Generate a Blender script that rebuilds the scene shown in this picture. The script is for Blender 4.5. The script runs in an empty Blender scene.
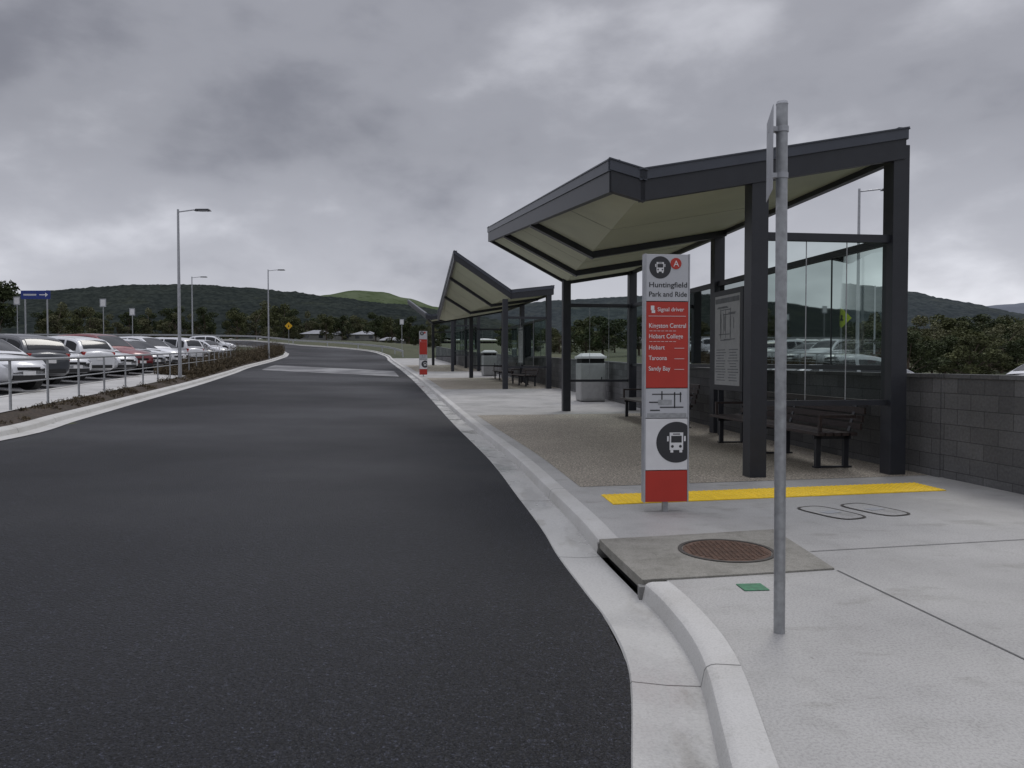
import bpy, bmesh, math, random
from mathutils import Vector, Matrix, noise
random.seed(7)
R=math.radians
scene=bpy.context.scene
C=scene.collection

# ---------------------------------------------------------------- materials
def newmat(name):
    m=bpy.data.materials.new(name); m.use_nodes=True
    nt=m.node_tree; b=nt.nodes['Principled BSDF']
    return m,nt,b
def mat(name,col,rough=.6,metal=0,nscale=0,namt=.2,bump=0,bscale=60,spec=.5,coat=0):
    m,nt,b=newmat(name)
    b.inputs['Base Color'].default_value=(*col,1); b.inputs['Roughness'].default_value=rough
    b.inputs['Metallic'].default_value=metal; b.inputs['Specular IOR Level'].default_value=spec
    b.inputs['Coat Weight'].default_value=coat
    tc=nt.nodes.new('ShaderNodeTexCoord')
    if nscale:
        n=nt.nodes.new('ShaderNodeTexNoise'); n.inputs['Scale'].default_value=nscale; n.inputs['Detail'].default_value=6
        nt.links.new(tc.outputs['Object'],n.inputs['Vector'])
        r=nt.nodes.new('ShaderNodeValToRGB')
        r.color_ramp.elements[0].position=.3; r.color_ramp.elements[1].position=.7
        r.color_ramp.elements[0].color=(*[c*(1-namt) for c in col],1)
        r.color_ramp.elements[1].color=(*[min(1,c*(1+namt)) for c in col],1)
        nt.links.new(n.outputs['Fac'],r.inputs['Fac']); nt.links.new(r.outputs['Color'],b.inputs['Base Color'])
    if bump:
        n2=nt.nodes.new('ShaderNodeTexNoise'); n2.inputs['Scale'].default_value=bscale; n2.inputs['Detail'].default_value=3
        nt.links.new(tc.outputs['Object'],n2.inputs['Vector'])
        bp=nt.nodes.new('ShaderNodeBump'); bp.inputs['Strength'].default_value=bump; bp.inputs['Distance'].default_value=.02
        nt.links.new(n2.outputs['Fac'],bp.inputs['Height']); nt.links.new(bp.outputs['Normal'],b.inputs['Normal'])
    return m
def layered(name,col,layers,rough=.8,bump=.3,bscale=120,roughvar=None,uvjoint=None,spec=.4,bdist=.01):
    """layers: (scale, lo, hi, multiplier colour, stretch)"""
    m,nt,b=newmat(name); L=nt.links
    tc=nt.nodes.new('ShaderNodeTexCoord')
    cur=nt.nodes.new('ShaderNodeRGB'); cur.outputs[0].default_value=(*col,1); cur=cur.outputs[0]
    for sc,lo,hi,mc,st in layers:
        mp=nt.nodes.new('ShaderNodeMapping'); mp.inputs['Scale'].default_value=st
        L.new(tc.outputs['Object'],mp.inputs['Vector'])
        n=nt.nodes.new('ShaderNodeTexNoise'); n.inputs['Scale'].default_value=sc; n.inputs['Detail'].default_value=5; n.inputs['Roughness'].default_value=.6
        L.new(mp.outputs[0],n.inputs['Vector'])
        mr=nt.nodes.new('ShaderNodeMapRange'); mr.inputs['From Min'].default_value=lo; mr.inputs['From Max'].default_value=hi
        L.new(n.outputs['Fac'],mr.inputs['Value'])
        mx=nt.nodes.new('ShaderNodeMix'); mx.data_type='RGBA'; mx.blend_type='MULTIPLY'
        mx.inputs[7].default_value=(*mc,1)
        L.new(mr.outputs[0],mx.inputs[0]); L.new(cur,mx.inputs[6]); cur=mx.outputs[2]
    if uvjoint:
        sp=nt.nodes.new('ShaderNodeSeparateXYZ'); L.new(tc.outputs['UV'],sp.inputs[0])
        md=nt.nodes.new('ShaderNodeMath'); md.operation='MODULO'; md.inputs[1].default_value=uvjoint; L.new(sp.outputs[0],md.inputs[0])
        lt=nt.nodes.new('ShaderNodeMath'); lt.operation='LESS_THAN'; lt.inputs[1].default_value=.014; L.new(md.outputs[0],lt.inputs[0])
        mx=nt.nodes.new('ShaderNodeMix'); mx.data_type='RGBA'; mx.blend_type='MULTIPLY'; mx.inputs[7].default_value=(.35,.35,.35,1)
        L.new(lt.outputs[0],mx.inputs[0]); L.new(cur,mx.inputs[6]); cur=mx.outputs[2]
    L.new(cur,b.inputs['Base Color']); b.inputs['Roughness'].default_value=rough; b.inputs['Specular IOR Level'].default_value=spec
    if roughvar:
        n=nt.nodes.new('ShaderNodeTexNoise'); n.inputs['Scale'].default_value=roughvar[0]; n.inputs['Detail'].default_value=4
        L.new(tc.outputs['Object'],n.inputs['Vector'])
        mr=nt.nodes.new('ShaderNodeMapRange'); mr.inputs['From Min'].default_value=.4; mr.inputs['From Max'].default_value=.62
        mr.inputs['To Min'].default_value=roughvar[1]; mr.inputs['To Max'].default_value=roughvar[2]
        L.new(n.outputs['Fac'],mr.inputs['Value']); L.new(mr.outputs[0],b.inputs['Roughness'])
    if bump:
        n=nt.nodes.new('ShaderNodeTexNoise'); n.inputs['Scale'].default_value=bscale; n.inputs['Detail'].default_value=2
        L.new(tc.outputs['Object'],n.inputs['Vector'])
        bp=nt.nodes.new('ShaderNodeBump'); bp.inputs['Strength'].default_value=bump; bp.inputs['Distance'].default_value=bdist
        L.new(n.outputs['Fac'],bp.inputs['Height']); L.new(bp.outputs['Normal'],b.inputs['Normal'])
    return m
one=(1,1,1)
M={}
M['asphalt']=layered('asphalt',(.0098,.0106,.0138),[(70,.46,.56,(.3,.3,.31),one),(36,.55,.63,(2.6,2.6,2.7),one),(120,.57,.64,(5.5,5.5,5.6),one),(.5,.42,.62,(.85,.85,.85),(1,.5,1))],rough=.7,bump=1.0,bscale=62,roughvar=(.10,.44,.70),spec=.19,bdist=.018)
M['asphalt_old']=layered('asphalt_pale',(.22,.22,.225),[(90,.4,.62,(.7,.7,.7),one),(.8,.4,.65,(.75,.75,.75),(1,.3,1))],rough=.6,bump=.4,bscale=90)
M['road_patch']=layered('pale_road_patch',(.27,.27,.272),[(60,.4,.62,(.8,.8,.8),one),(.35,.42,.58,(.35,.35,.36),(1,.6,1))],rough=.5,bump=.2,bscale=90)
M['concrete']=layered('concrete',(.41,.405,.39),[(.55,.42,.68,(.80,.80,.80),one),(4,.52,.74,(.88,.88,.87),one),(70,.45,.62,(.78,.78,.78),one),(160,.5,.66,(.86,.86,.86),one),(1.3,.58,.66,(.82,.82,.80),(1,2,1)),(26,.66,.72,(.72,.71,.69),one)],rough=.75,bump=.35,bscale=110,roughvar=(.7,.4,.8))
M['kerb']=layered('kerb_concrete',(.51,.505,.485),[(.9,.44,.70,(.84,.83,.81),one),(9,.58,.74,(.85,.85,.83),one),(90,.45,.65,(.86,.86,.86),one)],rough=.65,bump=.25,bscale=80,uvjoint=2.6)
M['gutter']=layered('gutter_concrete',(.45,.448,.43),[(1.0,.50,.60,(.78,.78,.78),(1.5,.3,1)),(3,.56,.68,(.82,.81,.79),(1.5,.5,1)),(70,.45,.65,(.84,.84,.84),one)],rough=.5,bump=.1,bscale=80,uvjoint=2.6,roughvar=(1.0,.14,.75))
M['slab']=layered('pit_slab_concrete',(.27,.26,.23),[(3,.42,.66,(.75,.75,.73),one),(14,.5,.72,(.78,.78,.76),one),(90,.45,.6,(.75,.75,.75),one)],rough=.8,bump=.4)
M['aggregate']=layered('exposed_aggregate',(.42,.375,.30),[(42,.46,.55,(.42,.42,.44),one),(26,.56,.64,(1.8,1.8,1.8),one),(110,.5,.6,(.6,.6,.62),one),(.6,.42,.66,(.85,.85,.85),one)],rough=.7,bump=1.0,bscale=55)
M['path']=layered('path_concrete',(.50,.495,.48),[(.6,.42,.66,(.80,.80,.80),one),(6,.5,.72,(.88,.88,.88),one)],rough=.75,bump=.2,uvjoint=2.0)
M['mulch']=layered('mulch',(.052,.038,.029),[(14,.42,.62,(.4,.4,.4),one),(30,.5,.62,(1.9,1.8,1.6),one),(1.2,.45,.65,(.8,.85,.7),one)],rough=.95,bump=1,bscale=40)
M['grass']=layered('grass',(.060,.070,.034),[(.05,.42,.62,(1.3,1.15,1.1),one),(.6,.45,.65,(.65,.7,.6),one),(12,.45,.65,(.6,.6,.6),one)],rough=.95,bump=.8,bscale=20)
M['joint']=mat('joint_filler',(.15,.15,.148),.9)
M['steel']=mat('charcoal_steel',(.022,.024,.030),.42,0,6,.12,spec=.5)
M['cap']=mat('charcoal_capping',(.058,.065,.082),.38,0,3,.1)
M['soffit']=mat('cream_soffit',(.69,.71,.52),.6,0,1.2,.05)
M['sofjoint']=mat('soffit_joint_strip',(.45,.46,.36),.6,0,1.2,.05)
M['rooftop']=mat('roof_sheet',(.05,.055,.065),.5,0,1,.1)
M['galv']=mat('galvanised_steel',(.36,.37,.38),.42,.6,25,.18,bump=.05)
M['galv2']=mat('plain_aluminium',(.40,.41,.43),.45,.4,9,.1)
M['white']=mat('white_panel',(.72,.72,.72),.4,0,8,.04)
M['pale']=mat('pale_grey_panel',(.50,.51,.53),.4,0,8,.04)
M['hood']=mat('bin_hood',(.58,.58,.58),.4,0,8,.04)
M['red']=mat('red_panel',(.46,.035,.022),.35,0,5,.06)
M['darkp']=mat('dark_grey_panel',(.03,.031,.035),.4,0,5,.1)
M['yellow']=mat('yellow_tactile',(.86,.58,.02),.5,0,5,.10)
M['rust']=mat('rusty_iron',(.095,.052,.034),.75,.1,30,.4,bump=.4)
M['ironring']=mat('dark_iron',(.05,.045,.04),.7,.2,20,.3)
M['greenm']=mat('green_marker',(.02,.15,.07),.5,0,30,.4)
M['wood']=mat('bench_timber',(.036,.024,.022),.5,0,18,.35,bump=.1)
M['black']=mat('black_void',(.006,.006,.006),.9,0,4,.1)
M['rubber']=mat('tyre_rubber',(.02,.02,.021),.85,0,20,.2)
M['rim']=mat('alloy_rim',(.45,.45,.47),.35,.7,20,.1)
M['cglass']=mat('car_glass',(.012,.014,.017),.08,0,2,.1,spec=.6)
M['hlamp']=mat('headlamp_lens',(.5,.51,.53),.15,.1,20,.1)
M['tlamp']=mat('tail_lamp_lens',(.35,.012,.01),.2,0,20,.1)
M['blue']=mat('blue_sign',(.008,.03,.20),.4,0,8,.08)
M['ysign']=mat('yellow_sign',(.75,.42,.01),.5,0,8,.08)
M['ygsign']=mat('yellow_green_sign',(.55,.68,.03),.5,0,8,.08)
M['bark']=mat('bark',(.09,.07,.05),.9,0,10,.3,bump=.5,bscale=20)
M['binbody']=mat('bin_cladding',(.33,.33,.325),.45,.1,8,.08)
M['paperback']=mat('timetable_paper',(.42,.43,.43),.35,0,10,.08)
M['mapline']=mat('printed_ink',(.16,.17,.18),.5,0,10,.2)
M['roofpale']=mat('pale_roof',(.26,.27,.29),.5,0,.4,.1)
M['roofgrey']=mat('grey_roof',(.14,.15,.17),.5,0,.4,.1)
M['housewall']=mat('house_wall',(.20,.20,.19),.8,0,.5,.1)
M['winglass']=mat('house_window',(.03,.035,.04),.15,0,1,.1)
def leafmat(name,a,b_,sc=1.5):
    m,nt,b=newmat(name); L=nt.links
    tc=nt.nodes.new('ShaderNodeTexCoord'); n=nt.nodes.new('ShaderNodeTexNoise'); n.inputs['Scale'].default_value=sc; n.inputs['Detail'].default_value=4
    L.new(tc.outputs['Object'],n.inputs['Vector'])
    r=nt.nodes.new('ShaderNodeValToRGB'); r.color_ramp.elements[0].position=.35; r.color_ramp.elements[1].position=.65
    r.color_ramp.elements[0].color=(*a,1); r.color_ramp.elements[1].color=(*b_,1)
    L.new(n.outputs['Fac'],r.inputs['Fac']); L.new(r.outputs['Color'],b.inputs['Base Color']); b.inputs['Roughness'].default_value=.8
    b.inputs['Specular IOR Level'].default_value=.2
    return m
M['leafA']=leafmat('leaves_dark',(.024,.033,.015),(.062,.078,.032),.6)
M['leafB']=leafmat('leaves_olive',(.042,.050,.021),(.110,.118,.052),.6)
M['leafD']=leafmat('leaves_pale',(.06,.064,.034),(.13,.132,.07),.6)
M['leafC']=leafmat('leaves_brownish',(.046,.036,.022),(.14,.11,.068),2)
def forest(name,col,layers):
    return layered(name,col,layers,rough=1,bump=0,spec=0)
M['forest']=forest('forest_near_hazed',(.044,.052,.046),[(.14,.42,.58,(.64,.66,.68),(1,1,1)),(.35,.45,.6,(.72,.73,.75),one),(.01,.42,.6,(.76,.78,.84),one),(.04,.56,.66,(1.2,1.16,1.02),one)])  # dark green lifted towards grey: aerial haze baked into the colour
M['forest2']=forest('forest_mid_hazed',(.066,.076,.076),[(.14,.42,.58,(.72,.74,.76),one),(.3,.45,.6,(.80,.81,.82),one),(.008,.42,.6,(.78,.80,.85),one),(.04,.56,.66,(1.2,1.16,1.06),one)])  # paler, bluer woodland colour, with the distance haze painted in
M['farhill_hazed']=forest('far_hill',(.16,.175,.205),[(.006,.4,.6,(.88,.88,.88),one)])  # blue-grey base colour imitates haze over the farthest ridge
M['pasture']=forest('pasture',(.105,.128,.078),[(.02,.42,.6,(.7,.75,.65),one),(.1,.55,.65,(.6,.62,.55),one)])
def glassmat():
    m=bpy.data.materials.new('shelter_glass'); m.use_nodes=True; nt=m.node_tree; nt.nodes.clear(); L=nt.links
    out=nt.nodes.new('ShaderNodeOutputMaterial'); t=nt.nodes.new('ShaderNodeBsdfTransparent'); t.inputs[0].default_value=(.82,.89,.86,1)
    g=nt.nodes.new('ShaderNodeBsdfGlossy'); g.inputs['Roughness'].default_value=.02; g.inputs[0].default_value=(.45,.49,.48,1)
    f=nt.nodes.new('ShaderNodeFresnel'); f.inputs[0].default_value=1.16
    mx=nt.nodes.new('ShaderNodeMixShader'); L.new(f.outputs[0],mx.inputs[0]); L.new(t.outputs[0],mx.inputs[1]); L.new(g.outputs[0],mx.inputs[2]); L.new(mx.outputs[0],out.inputs[0])
    return m
M['glass']=glassmat()
def blockmat():
    m,nt,b=newmat('grey_block'); L=nt.links
    tc=nt.nodes.new('ShaderNodeTexCoord'); br=nt.nodes.new('ShaderNodeTexBrick')
    L.new(tc.outputs['UV'],br.inputs['Vector']); br.inputs['Scale'].default_value=1
    br.inputs['Brick Width'].default_value=.45; br.inputs['Row Height'].default_value=.2; br.inputs['Mortar Size'].default_value=.005
    br.inputs['Color1'].default_value=(.092,.092,.093,1); br.inputs['Color2'].default_value=(.14,.14,.142,1); br.inputs['Mortar'].default_value=(.05,.05,.05,1)
    n=nt.nodes.new('ShaderNodeTexNoise'); n.inputs['Scale'].default_value=30; n.inputs['Detail'].default_value=6; L.new(tc.outputs['UV'],n.inputs['Vector'])
    mr=nt.nodes.new('ShaderNodeMapRange'); mr.inputs['From Min'].default_value=.3; mr.inputs['From Max'].default_value=.7; mr.inputs['To Min'].default_value=.82; mr.inputs['To Max'].default_value=1.15
    L.new(n.outputs['Fac'],mr.inputs['Value'])
    n3=nt.nodes.new('ShaderNodeTexNoise'); n3.inputs['Scale'].default_value=1.1; n3.inputs['Detail'].default_value=3; L.new(tc.outputs['UV'],n3.inputs['Vector'])
    mr3=nt.nodes.new('ShaderNodeMapRange'); mr3.inputs['From Min'].default_value=.35; mr3.inputs['From Max'].default_value=.65; mr3.inputs['To Min'].default_value=.8; mr3.inputs['To Max'].default_value=1.15
    L.new(n3.outputs['Fac'],mr3.inputs['Value'])
    mm=nt.nodes.new('ShaderNodeMath'); mm.operation='MULTIPLY'; L.new(mr.outputs[0],mm.inputs[0]); L.new(mr3.outputs[0],mm.inputs[1])
    mx=nt.nodes.new('ShaderNodeMix'); mx.data_type='RGBA'; mx.blend_type='MULTIPLY'; mx.inputs[0].default_value=1
    L.new(br.outputs['Color'],mx.inputs[6]); L.new(mm.outputs[0],mx.inputs[7]); L.new(mx.outputs[2],b.inputs['Base Color'])
    ad=nt.nodes.new('ShaderNodeMath'); ad.operation='MULTIPLY_ADD'; ad.inputs[1].default_value=-1.2
    L.new(br.outputs['Fac'],ad.inputs[0]); L.new(n.outputs['Fac'],ad.inputs[2])
    bp=nt.nodes.new('ShaderNodeBump'); bp.inputs['Strength'].default_value=.5; bp.inputs['Distance'].default_value=.008
    L.new(ad.outputs[0],bp.inputs['Height']); L.new(bp.outputs['Normal'],b.inputs['Normal']); b.inputs['Roughness'].default_value=.9
    return m
M['block']=blockmat()

# ---------------------------------------------------------------- mesh helper
class MB:
    def __init__(s): s.v=[]; s.f=[]
    def add(s,vs,fs):
        o=len(s.v); s.v+= [tuple(v) for v in vs]; s.f+=[tuple(i+o for i in f) for f in fs]; return s
    def box(s,c,d,rz=0,taper=1):
        x,y,z=[a/2 for a in d]; vs=[]
        for k,t in ((-1,1),(1,taper)):
            for a,b in ((-1,-1),(1,-1),(1,1),(-1,1)):
                p=Vector((a*x*t,b*y*t,k*z)); 
                if rz: p=Matrix.Rotation(rz,3,'Z')@p
                vs.append(p+Vector(c))
        return s.add(vs,[(3,2,1,0),(4,5,6,7),(0,1,5,4),(1,2,6,5),(2,3,7,6),(3,0,4,7)])
    def bar(s,p,q,w,h,drop=0,ext=0):
        p=Vector(p);q=Vector(q); d=(q-p); dn=d.normalized(); p=p-dn*ext; q=q+dn*ext
        n=Vector((-d.y,d.x,0))
        n = n.normalized() if n.length>1e-6 else Vector((1,0,0))
        vs=[]
        for e in (p,q):
            for a,b in ((-1,0),(1,0),(1,-1),(-1,-1)):
                vs.append(e+n*(a*w/2)+Vector((0,0,b*h-drop)))
        return s.add(vs,[(0,1,2,3),(7,6,5,4),(0,4,5,1),(1,5,6,2),(2,6,7,3),(3,7,4,0)])
    def cyl(s,p,q,r,r2=None,n=12,cap=True):
        p=Vector(p);q=Vector(q); r2=r if r2 is None else r2
        d=(q-p).normalized(); a=d.orthogonal().normalized(); b=d.cross(a)
        vs=[]
        for e,rr in ((p,r),(q,r2)):
            for i in range(n):
                t=2*math.pi*i/n; vs.append(e+a*math.cos(t)*rr+b*math.sin(t)*rr)
        fs=[(i,(i+1)%n,n+(i+1)%n,n+i) for i in range(n)]
        if cap: fs+=[tuple(range(n))[::-1],tuple(range(n,2*n))]
        return s.add(vs,fs)
    def ring(s,c,r0,r1,h,n=32,sx=1,sy=1):
        c=Vector(c); vs=[];fs=[]
        for i in range(n):
            t=2*math.pi*i/n; ct,st=math.cos(t)*sx,math.sin(t)*sy
            vs+=[c+Vector((ct*r0,st*r0,0)),c+Vector((ct*r0,st*r0,h)),c+Vector((ct*r1,st*r1,h)),c+Vector((ct*r1,st*r1,0))]
        for i in range(n):
            a=4*i;b=4*((i+1)%n)
            for k in range(4): fs.append((a+k,a+(k+1)%4,b+(k+1)%4,b+k))
        return s.add(vs,fs)
    def prism(s,pts,z0,z1):
        n=len(pts); vs=[(x,y,z0) for x,y in pts]+[(x,y,z1) for x,y in pts]
        return s.add(vs,[tuple(range(n))[::-1],tuple(range(n,2*n))]+[(i,(i+1)%n,n+(i+1)%n,n+i) for i in range(n)])
    def grid(s,rows):
        n=len(rows[0]); vs=[v for r in rows for v in r]
        return s.add(vs,[(i*n+k,i*n+k+1,(i+1)*n+k+1,(i+1)*n+k) for i in range(len(rows)-1) for k in range(n-1)])
    def build(s,name,m,parent=None,smooth=False,bevel=0,recalc=True,ang=38):
        me=bpy.data.meshes.new(name); me.from_pydata(s.v,[],s.f); me.update()
        bm=bmesh.new(); bm.from_mesh(me)
        if recalc: bmesh.ops.recalc_face_normals(bm,faces=bm.faces)
        if bevel: bmesh.ops.bevel(bm,geom=bm.edges[:],offset=bevel,segments=2,affect='EDGES',profile=.6)
        bm.to_mesh(me); bm.free()
        if smooth: me.shade_smooth(); me.set_sharp_from_angle(angle=R(ang))
        me.materials.append(m)
        o=bpy.data.objects.new(name,me); C.objects.link(o)
        if parent: o.parent=parent
        return o
def thing(name,label,cat,loc=(0,0,0),rz=0,group=None):
    o=bpy.data.objects.new(name,None); C.objects.link(o); o.location=loc; o.rotation_euler=(0,0,rz)
    o['label']=label; o['category']=cat
    if group: o['group']=group
    return o
def tag(o,label,cat,group=None,kind=None):
    o['label']=label; o['category']=cat
    if group:o['group']=group
    if kind:o['kind']=kind
    return o
def struct(o,label=None,cat=None):
    o['kind']='structure'
    if label:o['label']=label;o['category']=cat
    return o
def dup(root,loc,rz,label,group=None,mats=None,skip=()):
    r=root.copy(); C.objects.link(r); r.location=loc; r.rotation_euler=(0,0,rz); r['label']=label
    if group: r['group']=group
    for ch in list(root.children):
        if ch.name.split('.')[0] in skip: continue
        c=ch.copy(); C.objects.link(c); c.parent=r
        for g in list(ch.children):
            d=g.copy(); C.objects.link(d); d.parent=c
    return r

# ---------------------------------------------------------------- terrain functions
def cat(pts,n=8):
    out=[]; P=[Vector(p) for p in pts]; P=[P[0]*2-P[1]]+P+[P[-1]*2-P[-2]]
    for i in range(1,len(P)-2):
        for k in range(n):
            t=k/n; a,b,c,d=P[i-1:i+3]
            out.append(.5*((2*b)+(c-a)*t+(2*a-5*b+4*c-d)*t*t+(3*b-a-3*c+d)*t**3))
    out.append(P[-2]); return out
K=cat([(.2,-4),(.45,-1),(.74,1.2),(.99,2.84),(1.14,3.9),(1.13,4.7),(1.04,5.4),(.91,6.4),(.82,7.4),(.60,9.2),(.08,13.2),(-1.13,20.6),(-4.05,38),(-6.5,52),(-9.2,66),(-13.1,84)],6)
KO=cat([(-13.1,84),(-15.2,93),(-19.5,103),(-29,111),(-46,117),(-80,121),(-130,123)],6)
Lp=cat([(-7.6,-6),(-8.0,2),(-8.7,8),(-9.35,14.1),(-10.4,17.8),(-11.7,23),(-14.5,35),(-17.9,48.5),(-21.3,62),(-24.0,78),(-25.9,88),(-29.5,97),(-40,103.5),(-62,107),(-95,109),(-130,110)],6)
W=cat([(7.6,-5),(5.78,8.7),(5.40,11),(3.95,22.6),(2.15,34.2),(.15,46),(-2.0,57.4),(-4.9,70),(-8.2,83)],6)
def interp(P,Y,slope):
    if Y<=P[0].y: return P[0].x
    for a,b in zip(P,P[1:]):
        if a.y<=Y<=b.y and b.y>a.y: return a.x+(b.x-a.x)*(Y-a.y)/(b.y-a.y)
    return P[-1].x+slope*(Y-P[-1].y)
Lf=[p for p in Lp if p.y<=88.01]
kx=lambda Y:interp(K,Y,-.22)
lx=lambda Y:interp(Lf,Y,-.25)
wx=lambda Y:interp(W,Y,-.22)
def zt(Y):
    if Y<14: return 0
    if Y<22: return .02*(Y-14)**2/16
    z=.02*(min(Y,120)-18)
    if Y>50: z+=.0005*(min(Y,120)-50)**2
    if Y>120: z+=.03*(Y-120)
    return z
def pw(d,T):
    for (a,za),(b,zb) in zip(T,T[1:]):
        if d<=b: return za+(zb-za)*(d-a)/(b-a)
    return T[-1][1]
def surf(X,Y):
    z=zt(Y); k=kx(Y); l=lx(Y)
    z+=.25*max(0,min(1,(k-X)/(k-l)))
    d=l-X
    if d>0: z+=pw(d,[(0,0),(.9,.15),(2.5,.22),(6,.45),(60,.6)])
    w=wx(Y)+.5
    if X>w:
        s=min(1,(X-w)/8); s=s*s*(3-2*s); z=z*(1-s)+(0 if Y<60 else .03*(Y-60))*s
    return z
def ribbon(name,P,prof,m,parent=None,smooth=False):
    N=len(P); vs=[];fs=[];uv=[];L=0;np_=len(prof)
    cum=[0]
    for a,b in zip(prof,prof[1:]): cum.append(cum[-1]+math.hypot(b[0]-a[0],b[1]-a[1]))
    us=[]
    for i,p in enumerate(P):
        a=P[max(0,i-1)];b=P[min(N-1,i+1)]; d=(b-a).normalized(); n=Vector((d.y,-d.x))
        if i: L+=(p-P[i-1]).length
        us.append(L)
        for off,dz in prof:
            q=p+n*off; vs.append((q.x,q.y,surf(q.x,q.y)+dz))
    for i in range(N-1):
        for j in range(np_-1):
            a=i*np_+j; fs.append((a,a+1,a+np_+1,a+np_)); uv+= [(us[i],cum[j]),(us[i],cum[j+1]),(us[i+1],cum[j+1]),(us[i+1],cum[j])]
    me=bpy.data.meshes.new(name); me.from_pydata(vs,[],fs); ul=me.uv_layers.new(name='UVMap')
    for k,u in enumerate(uv): ul.data[k].uv=u
    me.materials.append(m)
    if smooth: me.shade_smooth(); me.set_sharp_from_angle(angle=R(30))
    o=bpy.data.objects.new(name,me); C.objects.link(o)
    if parent:o.parent=parent
    return o
def sheet(name,A,B,n,dz,m):
    vs=[];fs=[]
    for a,b in zip(A,B):
        for j in range(n+1):
            q=a.lerp(b,j/n); vs.append((q.x,q.y,surf(q.x,q.y)+dz))
    for i in range(len(A)-1):
        for j in range(n):
            a=i*(n+1)+j; fs.append((a,a+1,a+n+2,a+n+1))
    me=bpy.data.meshes.new(name); me.from_pydata(vs,[],fs); me.materials.append(m); me.shade_smooth()
    o=bpy.data.objects.new(name,me); C.objects.link(o); return o

def axis(lo,hi,a,b,st,g=1.25):
    out=[]; x=a
    while x<=b: out.append(x); x+=st
    s=st;x=a
    left=[]
    while x>lo: s*=g; x-=s; left.append(x)
    s=st;x=out[-1]
    while x<hi: s*=g; x+=s; out.append(x)
    return left[::-1]+out
xs=axis(-2600,2600,-110,40,3); ys=axis(-300,2600,-8,130,3)
vs=[(x,y,surf(x,y)-.2-(.25 if (kx(y)<x<wx(y)+.3 and y<80) else 0)) for y in ys for x in xs]
nx=len(xs); fs=[(j*nx+i,j*nx+i+1,(j+1)*nx+i+1,(j+1)*nx+i) for j in range(len(ys)-1) for i in range(nx-1)]
me=bpy.data.meshes.new('ground'); me.from_pydata(vs,[],fs); me.materials.append(M['grass']); me.shade_smooth()
g=bpy.data.objects.new('ground',me); C.objects.link(g); struct(g)

# road
Ys=[ -4+ i*1.0 for i in range(0,89)]
def offs(P,off):
    out=[]
    for i,p in enumerate(P):
        a=P[max(0,i-1)];b=P[min(len(P)-1,i+1)];d=(b-a).normalized(); out.append(p+Vector((d.y,-d.x))*off)
    return out
A=[Vector((kx(y)-.53,y)) for y in Ys]; B=[Vector((lx(y)+.02,y)) for y in Ys]
def resample(P,n):
    L=[0]
    for a,b in zip(P,P[1:]): L.append(L[-1]+(b-a).length)
    out=[]
    for k in range(n+1):
        t=L[-1]*k/n
        for i in range(len(P)-1):
            if L[i]<=t<=L[i+1]+1e-6: out.append(P[i].lerp(P[i+1],(t-L[i])/max(1e-9,L[i+1]-L[i]))); break
    return out
KOo=offs(KO,-.4); KOo[0]=A[-1]
LB=[p for p in Lp if p.y>84]; LB[0]=B[-1]
A2=resample(KOo,44); B2=resample(LB,44)
struct(sheet('road',A+A2[1:],B+B2[1:],14,-.12,M['asphalt']))
Ap=[Vector((kx(y)-1.2,y)) for y in [50+i for i in range(11)]]; Bp=[Vector((lx(y+7)+1.6,y+7)) for y in [50+i for i in range(11)]]
struct(sheet('road_pale_patch',Ap,Bp,14,-.108,M['road_patch']))  # paler mottled patch across the far road

# kerbs and gutters
struct(ribbon('gutter',K,[(-.54,-.124),(-.53,-.112),(-.36,-.118),(-.19,-.112)],M['gutter']))
kprof=[(-.195,-.13),(-.175,-.03),(-.165,-.012),(-.145,.0),(-.12,.006),(0,.008)]
def sub(P,y0,y1):
    return [Vector((interp(P,y0,0),y0))]+[p for p in P if y0<p.y<y1]+[Vector((interp(P,y1,0),y1))]
struct(ribbon('kerb',sub(K,-4,5.2),kprof,M['kerb'],smooth=True))
struct(ribbon('kerb',sub(K,6.45,84),kprof,M['kerb'],smooth=True))
struct(ribbon('kerb',KO,[(-.4,-.116),(-.1,-.116),(-.08,.0),(.1,.0),(.12,-.3)],M['kerb']))
struct(ribbon('kerb',Lp,[(.34,-.108),(.03,-.106),(.0,-.02),(-.03,.0),(-.17,.006),(-.18,-.2)],M['kerb']))
# pavement
Yp=[-4+i*.8 for i in range(111)]
PA=[Vector((kx(y),y)) for y in Yp]; PB=[Vector((wx(y)+.02,y)) for y in Yp]
struct(sheet('pavement',PA,PB,8,0,M['concrete']))
def between(y0a,y0b,y1a,y1b,offk,name,m,dz=.004,n=14):
    A_=[];B_=[]
    for i in range(n+1):
        ya=y0a+(y1a-y0a)*i/n; yb=y0b+(y1b-y0b)*i/n
        A_.append(Vector((kx(ya)+offk,ya))); B_.append(Vector((wx(yb)-.005,yb)))
    return struct(sheet(name,A_,B_,8,dz,m))
between(9.2,10.15,20.8,21.5,.22,'aggregate_paving',M['aggregate'])
between(33.5,34.2,45.5,46.4,.3,'aggregate_paving',M['aggregate'])
between(56.5,57.2,69,70,.3,'aggregate_paving',M['aggregate'])
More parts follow.
